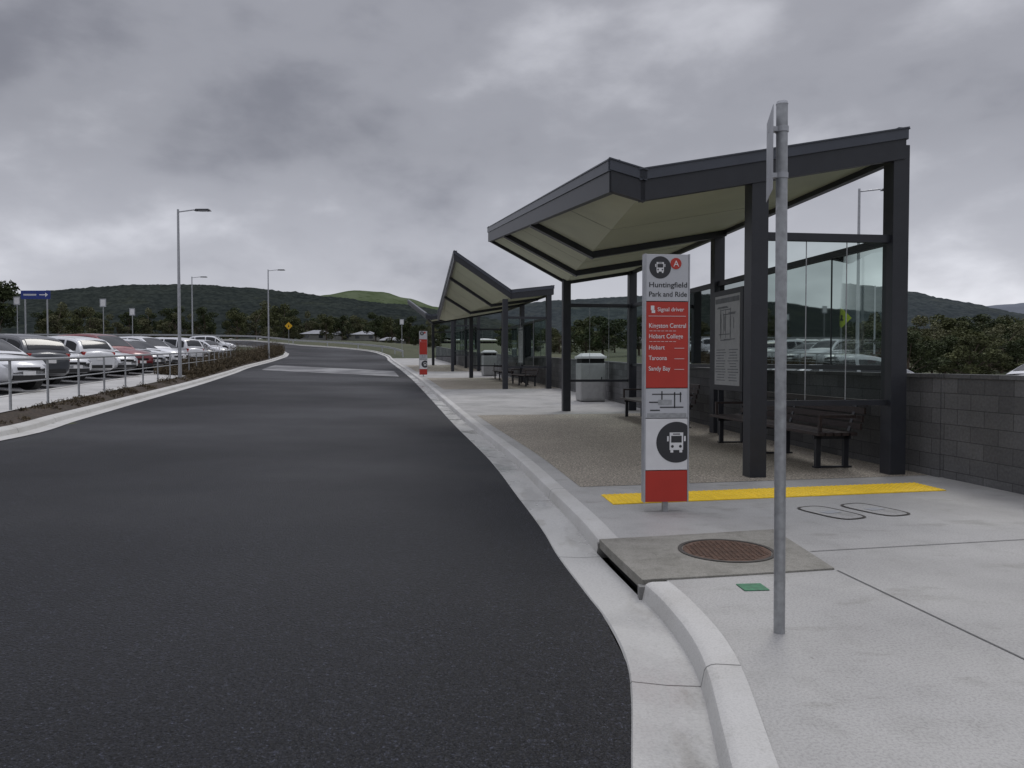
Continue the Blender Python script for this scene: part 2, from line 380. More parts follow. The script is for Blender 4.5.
# joints
j=MB()
def jl(p,q,w=.012):
    p=Vector(p);q=Vector(q); n=8; d=(q-p).normalized(); nn=Vector((d.y,-d.x))*w/2
    vs=[]
    for i in range(n+1):
        c=p.lerp(q,i/n)
        for s in (-1,1):
            e=c+nn*s; vs.append((e.x,e.y,surf(e.x,e.y)+.0045))
    j.add(vs,[(2*i,2*i+1,2*i+3,2*i+2) for i in range(n)])
jl((2.34,5.5),(2.62,3.6)); jl((2.62,3.6),(2.95,1.2)); jl((2.36,6.05),(5.95,6.8)); jl((1.12,2.4),(6.8,2.95),.01)
for y in (23.2,26,29,32,48.5,52): jl((kx(y)+.02,y),(wx(y+.6)-.02,y+.6),.02)
struct(j.build('pavement_joint',M['joint']))

# left side
Lm=[p for p in Lp if p.y<86]
struct(ribbon('planting_bed',Lm,[(-.17,.0),(-.5,.03),(-.88,.0)],M['mulch']))
struct(ribbon('path',Lm,[(-.86,.02),(-2.5,.02)],M['path']))
struct(ribbon('kerb',Lm,[(-2.48,.03),(-2.66,.03),(-2.67,-.1)],M['kerb']))
struct(ribbon('car_park',Lm,[(-2.6,-.05),(-4,-.05),(-7,-.05),(-12,-.05),(-20,-.05),(-34,-.05)],M['asphalt_old']))
sh=[Vector((11+0*i,16+6*i)) for i in range(9)]; sh2=[Vector((60,16+6*i)) for i in range(9)]
struct(sheet('car_park',[Vector((max(wx(p.y)+9,p.x),p.y)) for p in sh],sh2,8,-.1,M['asphalt_old']))

# ---------------------------------------------------------------- block wall
wt=thing('block_wall','low dark grey block retaining wall running behind the bus shelters','wall',(0,0,0))
ribbon('wall_face',W,[(0,-.3),(0,1.29)],M['block'],wt)
ribbon('wall_coping',W,[(-.012,1.29),(-.012,1.345),(.205,1.345),(.205,1.29),(-.012,1.29)],M['block'],wt)
ribbon('wall_back',W,[(.19,1.29),(.19,-.6)],M['block'],wt)

# ---------------------------------------------------------------- shelters
def make_shelter(P1,rot,flip,label,hi=5.3,rear=4.42,vz=4.10,vx=.02,length=12.3,lift=0):
    z0=surf(P1[0],P1[1])+lift; t=thing('bus_shelter',label,'bus shelter',(P1[0],P1[1],z0),rot,'bus shelters along the platform')
    Ln=length; Yf=lambda y:(Ln-y) if flip else y
    RX=1.95
    def pt(x,y,z): return (x,Yf(y),z)
    R0,R1=(1.96,-.08,4.52),(1.96+(.15 if flip else 0),Ln+.08,rear)
    V0,V1=(-1.56,-.08,3.88),(vx,Ln+.08,vz)
    F0,F1=(-1.94,-.08,3.98),(-2.2,Ln+.08,hi)
    def lp(a,b,s): return tuple(a[i]+(b[i]-a[i])*s for i in range(3))
    n=10; top=MB(); so=MB()
    for mb,dz in ((top,.0),(so,-.27)):
        vs=[]
        for i in range(n+1):
            s=i/n
            for q in (lp(R0,R1,s),lp(lp(R0,R1,s),lp(V0,V1,s),.5),lp(V0,V1,s),lp(F0,F1,s)):
                vs.append(pt(q[0],q[1],q[2]+dz))
        mb.add(vs,[(4*i+k,4*i+k+1,4*i+k+5,4*i+k+4) for i in range(n) for k in range(3)])
    top.build('roof_sheet',M['rooftop'],t); so.build('soffit',M['soffit'],t)
    edges=[(R0,V0),(V0,F0),(F0,F1),(F1,V1),(V1,R1),(R1,R0)]
    fa=MB(); cp=MB(); cl=MB()
    for a,b in edges:
        fa.bar(pt(*a),pt(*b),.10,.26,drop=.10,ext=.03); cp.bar(pt(*a),pt(*b),.14,.13,drop=-.03,ext=.05); cl.bar(pt(*a),pt(*b),.165,.018,drop=-.045,ext=.062)
    fa.build('fascia',M['steel'],t); cp.build('roof_capping',M['cap'],t); cl.build('capping_lip',M['cap'],t)
    for s in (.46,.76):
        r_=MB(); r_.bar(pt(*lp(R0,R1,s)),pt(*lp(V0,V1,s)),.18,.16,drop=.24); r_.bar(pt(*lp(V0,V1,s)),pt(*lp(F0,F1,s)),.18,.16,drop=.24,ext=.03); r_.build('roof_beam',M['steel'],t)
    for s in (.23,.61,.88):
        r_=MB(); r_.bar(pt(*lp(R0,R1,s)),pt(*lp(V0,V1,s)),.012,.006,drop=.268); r_.bar(pt(*lp(V0,V1,s)),pt(*lp(F0,F1,s)),.012,.006,drop=.268); r_.build('soffit_joint',M['sofjoint'],t)
    pw_=.225
    for (x,y,zt_) in ((0,0,3.98),(RX,0,4.35),(0,Ln,3.93),(RX,Ln,rear-.15),(RX,6.0,4.25)):
        p=MB(); yy=Yf(y); p.box((x,yy,(zt_-.55)/2),(pw_,pw_,zt_+.55)); po=p.build('post',M['steel'],t,bevel=.006)
    for y in (0,Ln):
        yy=Yf(y)
        rr=MB(); rr.box((RX/2,yy,3.13),(RX-.225,.09,.10)); rr.build('top_rail',M['steel'],t)
        rr=MB(); rr.box((RX/2,yy,.96),(RX-.225,.07,.07)); rr.build('bottom_rail',M['steel'],t)
        gw=(RX-.25)/3
        for k in range(3):
            a=.125+gw*k+.006; b=.125+gw*(k+1)-.006
            gl=MB(); gl.add([(a,yy,1.0),(b,yy,1.0),(b,yy,3.08),(a,yy,3.08)],[(0,1,2,3)]); gl.build('glass_panel',M['glass'],t)
            if k:
                mm=MB(); mm.box((a-.006,yy,2.04),(.008,.014,2.08)); mm.build('glass_joint',M['galv'],t)
    for (ya,yb) in ((.12,5.88),(6.12,Ln-.12)):
        rr=MB(); rr.box((RX,(Yf(ya)+Yf(yb))/2,3.13),(.09,yb-ya,.10)); rr.build('top_rail',M['steel'],t)
        rr=MB(); rr.box((RX,(Yf(ya)+Yf(yb))/2,1.42),(.07,yb-ya,.07)); rr.build('bottom_rail',M['steel'],t)
        m_=4
        for k in range(m_):
            a=ya+(yb-ya)*k/m_+.008; b=ya+(yb-ya)*(k+1)/m_-.008
            gl=MB(); gl.add([(RX,Yf(a),1.46),(RX,Yf(b),1.46),(RX,Yf(b),3.08),(RX,Yf(a),3.08)],[(0,1,2,3)]); gl.build('glass_panel',M['glass'],t)
            if k:
                mm=MB(); mm.box((RX,Yf(a-.008),2.27),(.02,.014,1.62)); mm.build('glass_joint',M['steel'],t)
    return t
S1=((3.17,10.04),R(7.5)); S2=((-.30,33.8),R(10)); S3=((-4.4,57),R(12.5))
make_shelter(*S1,False,'nearest large bus shelter with folded charcoal roof, beside the red totem sign',5.28,4.42)
make_shelter(*S2,True,'middle bus shelter whose folded roof peaks at its near front corner',5.92,4.52,4.30,.25)
make_shelter(*S3,False,'farthest small-looking bus shelter beyond the middle one',5.95,4.5,lift=.25)
def sw(S,x,y):
    (px,py),r=S; X=px+x*math.cos(r)-y*math.sin(r); Y=py+x*math.sin(r)+y*math.cos(r); return (X,Y,surf(X,Y))

# benches
def make_bench(label,loc,rz,LB_=3.9):
    t=thing('bench',label,'bench',loc,rz,'long timber benches in the shelters')
    s=MB()
    for k in range(5): s.box((-.30+.12*k,0,.50),(.095,LB_,.045))
    s.build('seat',M['wood'],t,bevel=.005)
    b=MB()
    for k in range(4): b.box((.28+.03*k,0,.60+.11*k),(.035,LB_,.09))
    b.build('backrest',M['wood'],t,bevel=.004)
    h=LB_/2
    for y in (-h+.25,0,h-.25):
        l=MB(); l.box((-.22,y,.24),(.07,.06,.48)); l.box((.2,y,.24),(.07,.06,.48)); l.box((-.01,y,.445),(.56,.06,.06))
        l.bar((.22,y,.45),(.37,y,.96),.06,.06); l.box((0,y,.02),(.56,.07,.02)); l.build('leg',M['steel'],t)
    for y in (-h+.12,h-.12):
        a=MB(); a.box((-.01,y,.74),(.54,.06,.04)); a.box((-.26,y,.62),(.04,.05,.24)); a.build('armrest',M['wood'],t)
    return t
b0=make_bench('long dark timber bench nearest the end glass of the near shelter',sw(S1,1.46,2.35),S1[1])
dup(b0,sw(S1,1.45,8.6),S1[1],'second long timber bench of the near shelter, seen either side of the red totem')
dup(b0,sw(S2,1.4,3.0),S2[1],'nearer timber bench in the middle shelter')
dup(b0,sw(S2,1.4,8.9),S2[1],'farther timber bench in the middle shelter')

# timetable cases
def make_board(label,S,y):
    t=thing('timetable_case',label,'timetable board',sw(S,1.78,y),S[1],'timetable boards')
    f=MB(); f.box((0,0,1.93),(.07,1.42,2.0)); f.build('frame',M['steel'],t,bevel=.008)
    p=MB(); p.box((-.038,0,1.93),(.006,1.20,1.78)); p.build('poster',M['paperback'],t)
    q=MB(); random.seed(3)
    for k in range(12): 
        for c in (-.3,.3): q.box((-.042,c+random.uniform(-.03,.03),1.74-.055*k),(.002,random.uniform(.3,.52),.018))
    q.build('timetable_rows',M['mapline'],t)
    q=MB(); q.box((-.042,0,2.72),(.002,1.16,.10)); q.build('poster_header',M['mapline'],t)
    r_=MB(); 
    for k in range(9):
        y0,z0=random.uniform(-.5,.5),random.uniform(1.9,2.6); r_.box((-.042-.001*k,y0*.6,z0),(.001,random.uniform(.15,.6),.018)); r_.box((-.0425-.001*k,y0*.8,2.26),(.001,.018,random.uniform(.15,.6)))
    r_.build('map_lines',M['mapline'],t)
    for s in (-.55,.55):
        l=MB(); l.box((.05,s,.5),(.06,.06,1.0)); l.build('leg',M['steel'],t)
    return t
bd=make_board('tall glazed timetable board beside the middle rear post of the near shelter',S1,5.0)
dup(bd,sw(S2,1.78,5.6),S2[1],'timetable board in the middle bus shelter')

# bins
def make_bin(label,loc,rz):
    t=thing('litter_bin',label,'litter bin',loc,rz,'litter bin enclosures')
    b=MB(); b.box((0,0,.66),(.86,.80,1.28)); b.build('body',M['binbody'],t,bevel=.05)
    d=MB(); d.box((0,-.405,.60),(.70,.02,1.0)); d.build('door',M['binbody'],t,bevel=.005)
    d=MB(); d.box((.28,-.425,.75),(.03,.02,.16)); d.build('handle',M['steel'],t)
    o=MB(); o.box((0,0,1.37),(.78,.72,.16)); o.build('opening',M['black'],t)
    h=MB(); h.box((0,0,1.49),(.92,.86,.09)); h.build('hood',M['hood'],t,bevel=.02)
    h=MB(); h.box((0,0,1.58),(.84,.78,.10),taper=.7); h.build('hood_top',M['hood'],t,bevel=.015)
    f=MB(); f.box((0,0,.0),(.8,.74,.1)); f.build('base',M['steel'],t)
    return t
bn=make_bin('pale litter bin enclosure past the far end of the near shelter',(2.68,26.3,surf(2.68,26.3)),R(8))
dup(bn,(-1.45,48.8,surf(-1.45,48.8)),R(12),'distant pale litter bin enclosure by the middle shelter')

# ---------------------------------------------------------------- text + symbols
def text(s,width,height,x,y,z,parent,m,name='lettering',align='LEFT',bold=0):
    cu=bpy.data.curves.new(name,'FONT'); cu.body=s; cu.size=height; cu.align_x='LEFT'; cu.extrude=.0006; cu.offset=bold
    o=bpy.data.objects.new(name,cu); C.objects.link(o)
    bpy.context.view_layer.update()
    dg=bpy.context.evaluated_depsgraph_get(); me=bpy.data.meshes.new_from_object(o.evaluated_get(dg))
    bpy.data.objects.remove(o)
    w=max(v.co.x for v in me.vertices)-min(v.co.x for v in me.vertices); k=width/w if width else 1
    for v in me.vertices:
        a=v.co.copy(); xx=a.x*k-(width/2 if align=='CENTER' else 0); v.co=Vector((x+xx,y-a.z,z+a.y))
    me.materials.clear(); me.materials.append(m)
    o=bpy.data.objects.new(name,me); C.objects.link(o); o.parent=parent; return o
def disc(mb,x,z,r,y,n=28,xmax=None):
    pts=[(x+r*math.cos(2*math.pi*i/n),z+r*math.sin(2*math.pi*i/n)) for i in range(n)]
    if xmax is not None: pts=[(min(a,xmax),b) for a,b in pts]
    vs=[(a,y,b) for a,b in pts]+[(a,y-.0015,b) for a,b in pts]
    mb.add(vs,[tuple(range(n))[::-1],tuple(range(n,2*n))]+[(i,(i+1)%n,n+(i+1)%n,n+i) for i in range(n)])
def bus_symbol(parent,x,z,r,y,mc,mb_,xmax=None):
    a=MB(); disc(a,x,z,r,y,48,xmax); a.build('symbol_disc',mc,parent)
    s=r*.5
    b=MB(); b.box((x,y-.0025,z+s*.1),(s*1.35,.002,s*1.7)); b.box((x-s*.45,y-.0025,z-s*.85),(s*.28,.002,s*.3)); b.box((x+s*.45,y-.0025,z-s*.85),(s*.28,.002,s*.3))
    b.box((x-s*.85,y-.0025,z+s*.35),(s*.16,.002,s*.5)); b.box((x+s*.85,y-.0025,z+s*.35),(s*.16,.002,s*.5)); b.build('bus_symbol',mb_,parent)
    w=MB(); w.box((x,y-.0045,z+s*.3),(s*1.05,.002,s*.65)); w.box((x,y-.0045,z+s*.8),(s*.7,.002,s*.1)); disc(w,x-s*.4,z-s*.4,s*.14,y-.0037,12); disc(w,x+s*.4,z-s*.4,s*.14,y-.0037,12); w.build('symbol_window',mc,parent)
t=thing('totem_sign','near red, white and grey bus stop totem with route names and letter A','totem sign',(1.535,7.7,0),R(6),'bus stop totems')
b=MB(); b.box((0,0,.05),(.05,.05,.14)); b.build('foot',M['galv'],t)
b=MB(); b.box((0,.03,1.335),(.415,.055,2.47)); b.build('core',M['darkp'],t)
b=MB(); b.box((-.222,.0,1.335),(.014,.10,2.47)); b.build('side_trim',M['galv2'],t)
b=MB(); b.box((.222,.0,1.335),(.014,.10,2.47)); b.build('side_trim',M['galv2'],t)
def panel(z0,z1,m,nm='panel'):
    b=MB(); b.box((0,-.022,(z0+z1)/2),(.428,.05,z1-z0-.008)); return b.build(nm,m,t,bevel=.002)
yF=-.0475
panel(2.10,2.57,M['pale'],'header_panel'); panel(1.24,2.10,M['red'],'route_panel'); panel(.94,1.24,M['pale'],'map_panel'); panel(.42,.94,M['white'],'symbol_panel'); panel(.10,.42,M['red'],'foot_panel')
bus_symbol(t,-.075,2.435,.110,yF,M['darkp'],M['white'])
a=MB(); disc(a,.085,2.475,.056,yF-.0018); a.build('route_letter_disc',M['red'],t); text('A',0,.085,.059,yF-.0040,2.445,t,M['white'],'route_letter')
text('Huntingfield',.385,.072,-.19,yF-.001,2.240,t,M['darkp'],bold=.0008); text('Park and Ride',.385,.070,-.19,yF-.001,2.148,t,M['darkp'],bold=.0008)
a=MB(); a.box((-.15,yF-.001,2.035),(.035,.002,.045)); a.box((-.142,yF-.001,2.0),(.035,.002,.03)); a.build('hand_symbol',M['white'],t)
text('Signal driver',.27,.055,-.10,yF-.001,2.003,t,M['white'],bold=.0003)
a=MB(); a.box((0,yF-.001,1.955),(.38,.002,.004)); a.build('rule_line',M['white'],t)
for s,w,z in (('Kingston Central',.375,1.84),('Hobart College',.345,1.735),('Hobart',.16,1.625),('Taroona',.185,1.52),('Sandy Bay',.22,1.415)):
    text(s,w,.062,-.188,yF-.001,z,t,M['white'],bold=.0003)
    a=MB()
    if s in('Hobart','Taroona','Sandy Bay'): a.box((.125,yF-.001,z+.012),(.10,.002,.004))
    else:
        for k in range(7): a.box((-.165+.04*k,yF-.001,z-.032),(.03,.002,.004))
    a.build('small_print',M['white'],t)
a=MB()
for (x,z,w,h) in ((-.08,1.10,.2,.012),(.05,1.05,.24,.012),(-.05,1.15,.012,.12),(.08,1.12,.012,.16),(.0,1.18,.3,.01),(-.12,1.02,.1,.012),(.14,1.15,.012,.1)): a.box((x,yF-.001,z),(w,.002,h))
a.build('map_lines',M['darkp'],t)
a=MB(); a.box((0.0,yF-.001,.972),(.40,.002,.04)); a.box((-.02,yF-.0015,1.10),(.14,.002,.05)); a.build('map_block',M['galv'],t)
bus_symbol(t,.10,.70,.205,yF,M['darkp'],M['white'],xmax=.212)
tot=t
X2,Y2=kx(48)+.25,48
dup(tot,(X2,Y2,surf(X2,Y2)),R(10),'distant small-looking red and white bus stop totem by the far kerb',skip=('route_letter','lettering','small_print')).scale=(1.1,1.1,1.1)

# sign pole
t=thing('sign_pole','bare galvanised sign pole in the near pavement with its sign seen from behind','sign pole',(1.483,4.23,0))
p=MB(); p.cyl((0,0,-.1),(-.014,0,2.90),.0305,n=24); p.build('pole',M['galv'],t,smooth=True)
p=MB(); p.cyl((-.014,0,2.90),(-.014,0,2.915),.0325,.028,n=24); p.build('pole_cap',M['galv2'],t,smooth=True)
p=MB(); p.box((0,0,0),(.003,.34,.44)); pl=p.build('sign_plate',M['galv2'],t,bevel=.0008); pl.location=(-.085,-.02,2.62); pl.rotation_euler=(0,0,R(-13))
for z in (2.50,2.75):
    p=MB(); p.ring((-.014,0,z),.0305,.036,.03,n=20); p.box((-.062,0,z+.015),(.040,.04,.025)); p.build('clamp',M['galv2'],t)

# drainage pit
t=thing('drain_pit','concrete kerb inlet pit slab with round rusty cover','drain pit',(0,0,0))
def kf(y): return kx(y)-.175
cs=[(kf(5.22),5.22),(1.6,5.36),(2.33,5.52),(2.33,6.82),(1.55,6.62),(kf(6.43),6.43),(kf(6.0),6.0),(kf(5.6),5.6)]
p=MB(); p.prism(cs,-.062,.014); p.build('slab',M['slab'],t,bevel=.006)
p=MB(); p.prism([(kf(5.22)+.07,5.22),(kf(5.22)+.2,5.22),(kf(6.43)+.2,6.43),(kf(6.43)+.07,6.43)],-.16,-.063); p.build('inlet_opening',M['black'],t)  # solid black block painting in the shade inside the kerb slot
p=MB(); p.prism([(kf(5.22)-.03,5.16),(kf(5.22)+.2,5.16),(kf(5.22)+.2,5.23),(kf(5.22)-.03,5.23)],-.14,-.02); p.build('inlet_jamb',M['kerb'],t)
p=MB(); p.prism([(kf(6.43)-.01,6.41),(kf(6.43)+.2,6.41),(kf(6.43)+.2,6.47),(kf(6.43)-.01,6.47)],-.14,-.02); p.build('inlet_jamb',M['kerb'],t)
c=(1.69,6.03)
p=MB(); p.ring((*c,.0145),.345,.375,.006,n=48); p.build('cover_frame',M['ironring'],t)
p=MB(); p.cyl((*c,.010),(*c,.0175),.338,n=48)
for i in range(-8,9):
    for k in range(-8,9):
        x,y=i*.04,k*.04
        if math.hypot(x,y)<.31: p.box((c[0]+x,c[1]+y,.0195),(.026,.026,.005),rz=R(45))
p.build('cover',M['rust'],t)
p=MB(); p.box((1.60,5.08,.004),(.17,.15,.006),rz=R(5)); tag(p.build('valve_marker',M['greenm'],bevel=.002),'small green plate set in the pavement near the pit slab','marker plate')
def oval(x,y,rz,label):
    t=thing('service_cover',label,'service cover',(x,y,0.003),rz,'oblong service covers')
    p=MB(); n=40
    def rr(a,b,e=3.6): return [(a*abs(math.cos(q))**(2/e)*(1 if math.cos(q)>=0 else -1),b*abs(math.sin(q))**(2/e)*(1 if math.sin(q)>=0 else -1)) for q in [2*math.pi*i/n for i in range(n)]]
    o_,i_=rr(.19,.34),rr(.163,.313)
    vs=[(x,y,.004) for x,y in o_]+[(x,y,.004) for x,y in i_]
    p.add(vs,[(i,(i+1)%n,n+(i+1)%n,n+i) for i in range(n)]); p.build('cover_frame',M['ironring'],t)
    p=MB(); p.prism(rr(.17,.32),0,.003); p.build('cover_lid',M['concrete'],t)
    q=MB(); q.box((0,0,.006),(.18,.10,.003)); q.build('lifting_plate',M['galv2'],t)
oval(3.17,7.62,R(24),'oblong service cover nearer the pole, left of the pair'); oval(3.68,7.78,R(24),'oblong service cover farther right of the pair')

# tactile strip
t=thing('tactile_strip','bright yellow tactile warning strip across the pavement','tactile paving',(0,0,0))
a,b_,c_,d_=Vector((1.06,8.05)),Vector((5.06,8.93)),Vector((4.98,9.48)),Vector((1.0,8.62))
p=MB(); nt_=7
for i in range(nt_):
    s0,s1=i/nt_+.0008,(i+1)/nt_-.0008
    p.prism([tuple(a.lerp(b_,s0)),tuple(a.lerp(b_,s1)),tuple(d_.lerp(c_,s1)),tuple(d_.lerp(c_,s0))],.001,.010)
p.build('tile',M['yellow'],t)
p=MB()
for i in range(64):
    for k in range(9):
        s=(i+.5)/64; q=a.lerp(b_,s).lerp(d_.lerp(c_,s),(k+.5)/9); p.cyl((q.x,q.y,.010),(q.x,q.y,.018),.018,.011,n=8)
o=p.build('raised_dots',M['yellow'],t); o['kind']='stuff'

# ---------------------------------------------------------------- lamps
def make_lamp(label,X,Y,h,arm=1.5,rz=0):
    t=thing('street_lamp',label,'street lamp',(X,Y,surf(X,Y)-.1),rz,'street lamps')
    p=MB(); p.cyl((0,0,0),(0,0,h),.085,.05,n=12); p.build('pole',M['galv2'],t,smooth=True)
    p=MB(); p.cyl((0,0,h-.12),(arm-.5,0,h-.02),.03,n=8); p.build('arm',M['galv2'],t,smooth=True)
    p=MB(); p.box((arm-.1,0,h-.03),(.75,.26,.09),taper=.8); p.build('lamp_head',M['steel'],t,bevel=.01)
    p=MB(); p.box((arm-.05,0,h-.08),(.45,.2,.02)); p.build('lamp_lens',M['hlamp'],t)
    p=MB(); p.box((0,0,.12),(.3,.3,.06)); p.build('base_plate',M['galv'],t)
    return t
def fx(px,Y): return (px-512)/770*Y
l0=make_lamp('tallest-looking left street lamp standing behind the railing',fx(180,36),36,7.95,1.25)
def lamp(px,Y,toppy,label,rz=0):
    X=fx(px,Y); h=1.5+(362-toppy)/770*Y-surf(X,Y); make_lamp(label,X,Y,h+.1,1.4,rz)
lamp(193,84,277,'small distant street lamp just right of the tallest left lamp')
lamp(269,76,270,'distant street lamp beside the left verge where the road bends')
lamp(857,33,190,'street lamp behind the end glass of the near shelter')
lamp(874,60,286,'farther small street lamp seen through the near shelter end glass')

# railing
t=thing('handrail','galvanised metal railing along the left path','railing',(0,0,0))
RL=resample([p for p in offs(Lm,-.92) if 12<p.y<62],20)
for i,p0 in enumerate(RL):
    z=surf(p0.x,p0.y); p=MB(); p.cyl((p0.x,p0.y,z-.1),(p0.x,p0.y,z+1.12),.03,n=8); p.build('post',M['galv'],t,smooth=True)
for dz,r_,nm in ((1.14,.036,'top_rail'),(.62,.018,'mid_rail')):
    p=MB()
    for q0,q1 in zip(RL,RL[1:]): p.cyl((q0.x,q0.y,surf(q0.x,q0.y)+dz),(q1.x,q1.y,surf(q1.x,q1.y)+dz),r_,n=8)
    p.build(nm,M['galv'],t,smooth=True)

# ---------------------------------------------------------------- cars
paints={}
def paint(n,c): paints[n]=mat('paint_'+n,c,.28,.1,2,.03,coat=.6)
paint('white',(.70,.71,.73)); paint('black',(.02,.02,.024)); paint('grey',(.06,.064,.074)); paint('silver',(.36,.37,.39)); paint('maroon',(.18,.014,.02)); paint('blue',(.03,.06,.14))
def make_car(kind):
    t=bpy.data.objects.new('parked_car',None); C.objects.link(t)
    if kind=='suv':
        st=[(-2.28,.50,.80,.62),(-2.24,.34,.96,.80),(-2.0,.25,1.05,.89),(-1.2,.22,1.08,.93),(0,.22,1.05,.94),(.95,.22,1.04,.93),(1.5,.23,1.02,.915),(1.95,.25,.93,.87),(2.22,.32,.78,.74),(2.28,.42,.60,.58)]
        H=1.68; belt=1.02; roof=[(-2.17,1.02),(-2.08,1.28),(-1.88,1.55),(-1.4,1.66),(-.5,1.70),(.2,1.66),(.62,1.50),(1.2,1.03)]; pil=[-1.42,-.42,.52]
    elif kind=='hatch':
        st=[(-2.03,.46,.78,.58),(-1.99,.32,.92,.75),(-1.78,.24,.99,.85),(-1.1,.20,1.0,.885),(0,.20,.97,.895),(.85,.20,.96,.885),(1.35,.21,.93,.87),(1.75,.24,.83,.81),(1.99,.30,.68,.68),(2.05,.40,.54,.52)]
        H=1.50; belt=.95; roof=[(-1.93,.95),(-1.83,1.16),(-1.62,1.38),(-1.15,1.48),(-.4,1.51),(.2,1.46),(.6,1.31),(1.18,.96)]; pil=[-1.2,-.35,.5]
    else:
        st=[(-2.33,.48,.80,.58),(-2.28,.32,.95,.76),(-2.0,.26,1.02,.85),(-1.3,.21,1.01,.90),(0,.20,.97,.91),(.9,.20,.95,.90),(1.5,.21,.91,.88),(2.0,.24,.81,.82),(2.26,.30,.66,.68),(2.33,.40,.52,.52)]
        H=1.46; belt=.95; roof=[(-1.92,1.0),(-1.5,1.18),(-1.1,1.36),(-.7,1.44),(-.2,1.47),(.25,1.43),(.65,1.27),(1.28,.95)]; pil=[-1.15,-.28,.6]
    S=cat(st,3); b=MB(); vs=[]; n=13
    for q in S:
        x,zb,zt_,w=q; mid=(zb+zt_)/2
        for yy,zz in ((-.78,zb),(-.95,zb+.07),(-1,mid-.05),(-.995,mid+.12),(-.965,zt_-.10),(-.88,zt_-.015),(0,zt_+.035),(.88,zt_-.015),(.965,zt_-.10),(.995,mid+.12),(1,mid-.05),(.95,zb+.07),(.78,zb)): vs.append((x,yy*w,zz))
    fs=[(i*n+k,i*n+(k+1)%n,(i+1)*n+(k+1)%n,(i+1)*n+k) for i in range(len(S)-1) for k in range(n)]+[tuple(range(n))[::-1],tuple(range((len(S)-1)*n,len(S)*n))]
    b.add(vs,fs)
    hw=st[4][3]; wb=hw*.955
    RP=cat(roof,5)
    def wy(z): 
        h=max(0,(z-belt)/(H-belt)); return wb*(1-.20*h**1.25)
    x0,x1=roof[0][0],roof[-1][0]
    for s in (-1,1):
        rows=[]
        for q in RP:
            zt2=q.y-.03; rows.append([(q.x,s*wy(belt-.06+(zt2-belt+.06)*k/5),belt-.06+(zt2-belt+.06)*k/5) for k in range(6)]+[(q.x,s*wy(q.y)*.93,q.y+.0)])
        b.grid(rows)
    top=MB(); 
    def toprow(q,y_,lift=0): 
        w=wy(q.y)*.935; return [(q.x,w*f,q.y+.035*(1-f*f)+lift) for f in y_]
    F=[-1,-.75,-.4,0,.4,.75,1]
    rr_=[q for q in RP if q.y<H-.10 and q.x<0]
    if len(rr_)>1: b.grid([toprow(q,F) for q in rr_])
    fr=[q for q in RP if q.y<H-.04 and q.x>0]; b.grid([toprow(q,F) for q in fr])
    b.build('body',paints['white'],t,smooth=True,ang=50)
    ro=[q for q in RP if q.y>H-.16]; top.grid([toprow(q,F,.004) for q in ro]); top.build('roof',paints['white'],t,smooth=True,ang=50)
    g_=MB()
    for s in (-1,1):
        segs=[x0+.16]+pil+[x1-.22]
        for xa,xb in zip(segs,segs[1:]):
            xa+=.045; xb-=.045; rows=[]
            for k in range(7):
                x=xa+(xb-xa)*k/6; zt2=interp([Vector((q.y,q.x)) for q in RP],x,0)-.10
                zt2=max(zt2,belt+.035); rows.append([(x,s*(wy(belt+.03+(zt2-belt-.03)*m/4)+.008),belt+.03+(zt2-belt-.03)*m/4) for m in range(5)])
            g_.grid(rows)
    G=[-.93,-.7,-.35,0,.35,.7,.93]
    fr=[q for q in RP if belt+.04<q.y<H-.07 and q.x>0]; g_.grid([toprow(q,G,.014) for q in fr])
    fr=[q for q in RP if belt+.06<q.y<H-.14 and q.x<0]
    if len(fr)>1: g_.grid([[(a-.012,b2,c2+.008) for a,b2,c2 in toprow(q,[f*.93 for f in G])] for q in fr])
    g_.build('windows',M['cglass'],t,smooth=True)
    wr=.35 if kind=='suv' else .32; ax=1.36 if kind=='suv' else 1.25 if kind=='hatch' else 1.38
    tr=MB()
    for x in (-ax,ax+.02):
        for s in (-1,1): tr.cyl((x,s*(hw-.25),wr+.02),(x,s*(hw-.012),wr+.02),wr+.045,n=24)
    tr.box((0,0,.22),(2*ax,2*hw*.96,.09)); tr.box((st[-1][0]-.06,0,.34),(.16,st[-1][3]*1.9,.13)); tr.box((st[0][0]+.06,0,.40),(.16,st[0][3]*1.9,.12))
    for x in pil[:2]+[pil[2]+.25]:
        for s in (-1,1): tr.box((x,s*(hw*.985),.64),(.010,.026,.60))
    tr.build('trim',M['rubber'],t)
    for x in (-ax,ax+.02):
        for s in (-1,1):
            w=MB(); w.cyl((x,s*(hw-.19),wr),(x,s*(hw+.004),wr),wr,n=22); wo=w.build('wheel',M['rubber'],t,smooth=True)
            w=MB(); w.cyl((x,s*(hw+.005),wr),(x,s*(hw+.010),wr),wr*.68,n=18)
            for k in range(5):
                an=2*math.pi*k/5; w.bar((x,s*(hw+.013),wr+.015),(x+math.cos(an)*wr*.6,s*(hw+.013),wr+.015+math.sin(an)*wr*.6),.01,.03)
            w.build('rim',M['rim'],wo)
    fxn=st[-2]; rx=st[1]
    for s in (-1,1):
        h=MB(); h.box((fxn[0]-.14,s*fxn[3]*.86,fxn[2]-.04),(.32,.24,.12),rz=-s*R(35)); h.build('headlight',M['hlamp'],t,bevel=.03)
        h=MB(); h.box((rx[0]+.10,s*rx[3]*.93,rx[2]-.10),(.20,.16,.24 if kind!='sedan' else .15)); h.build('taillight',M['tlamp'],t,bevel=.03)
        h=MB(); h.box((pil[2]+.22,s*(hw+.06),belt+.06),(.12,.2,.13)); h.build('wing_mirror',paints['white'],t,bevel=.03)
    p=MB(); p.box((st[-1][0]+.01,0,.46),(.012,.4,.11)); p.build('number_plate',M['white'],t)
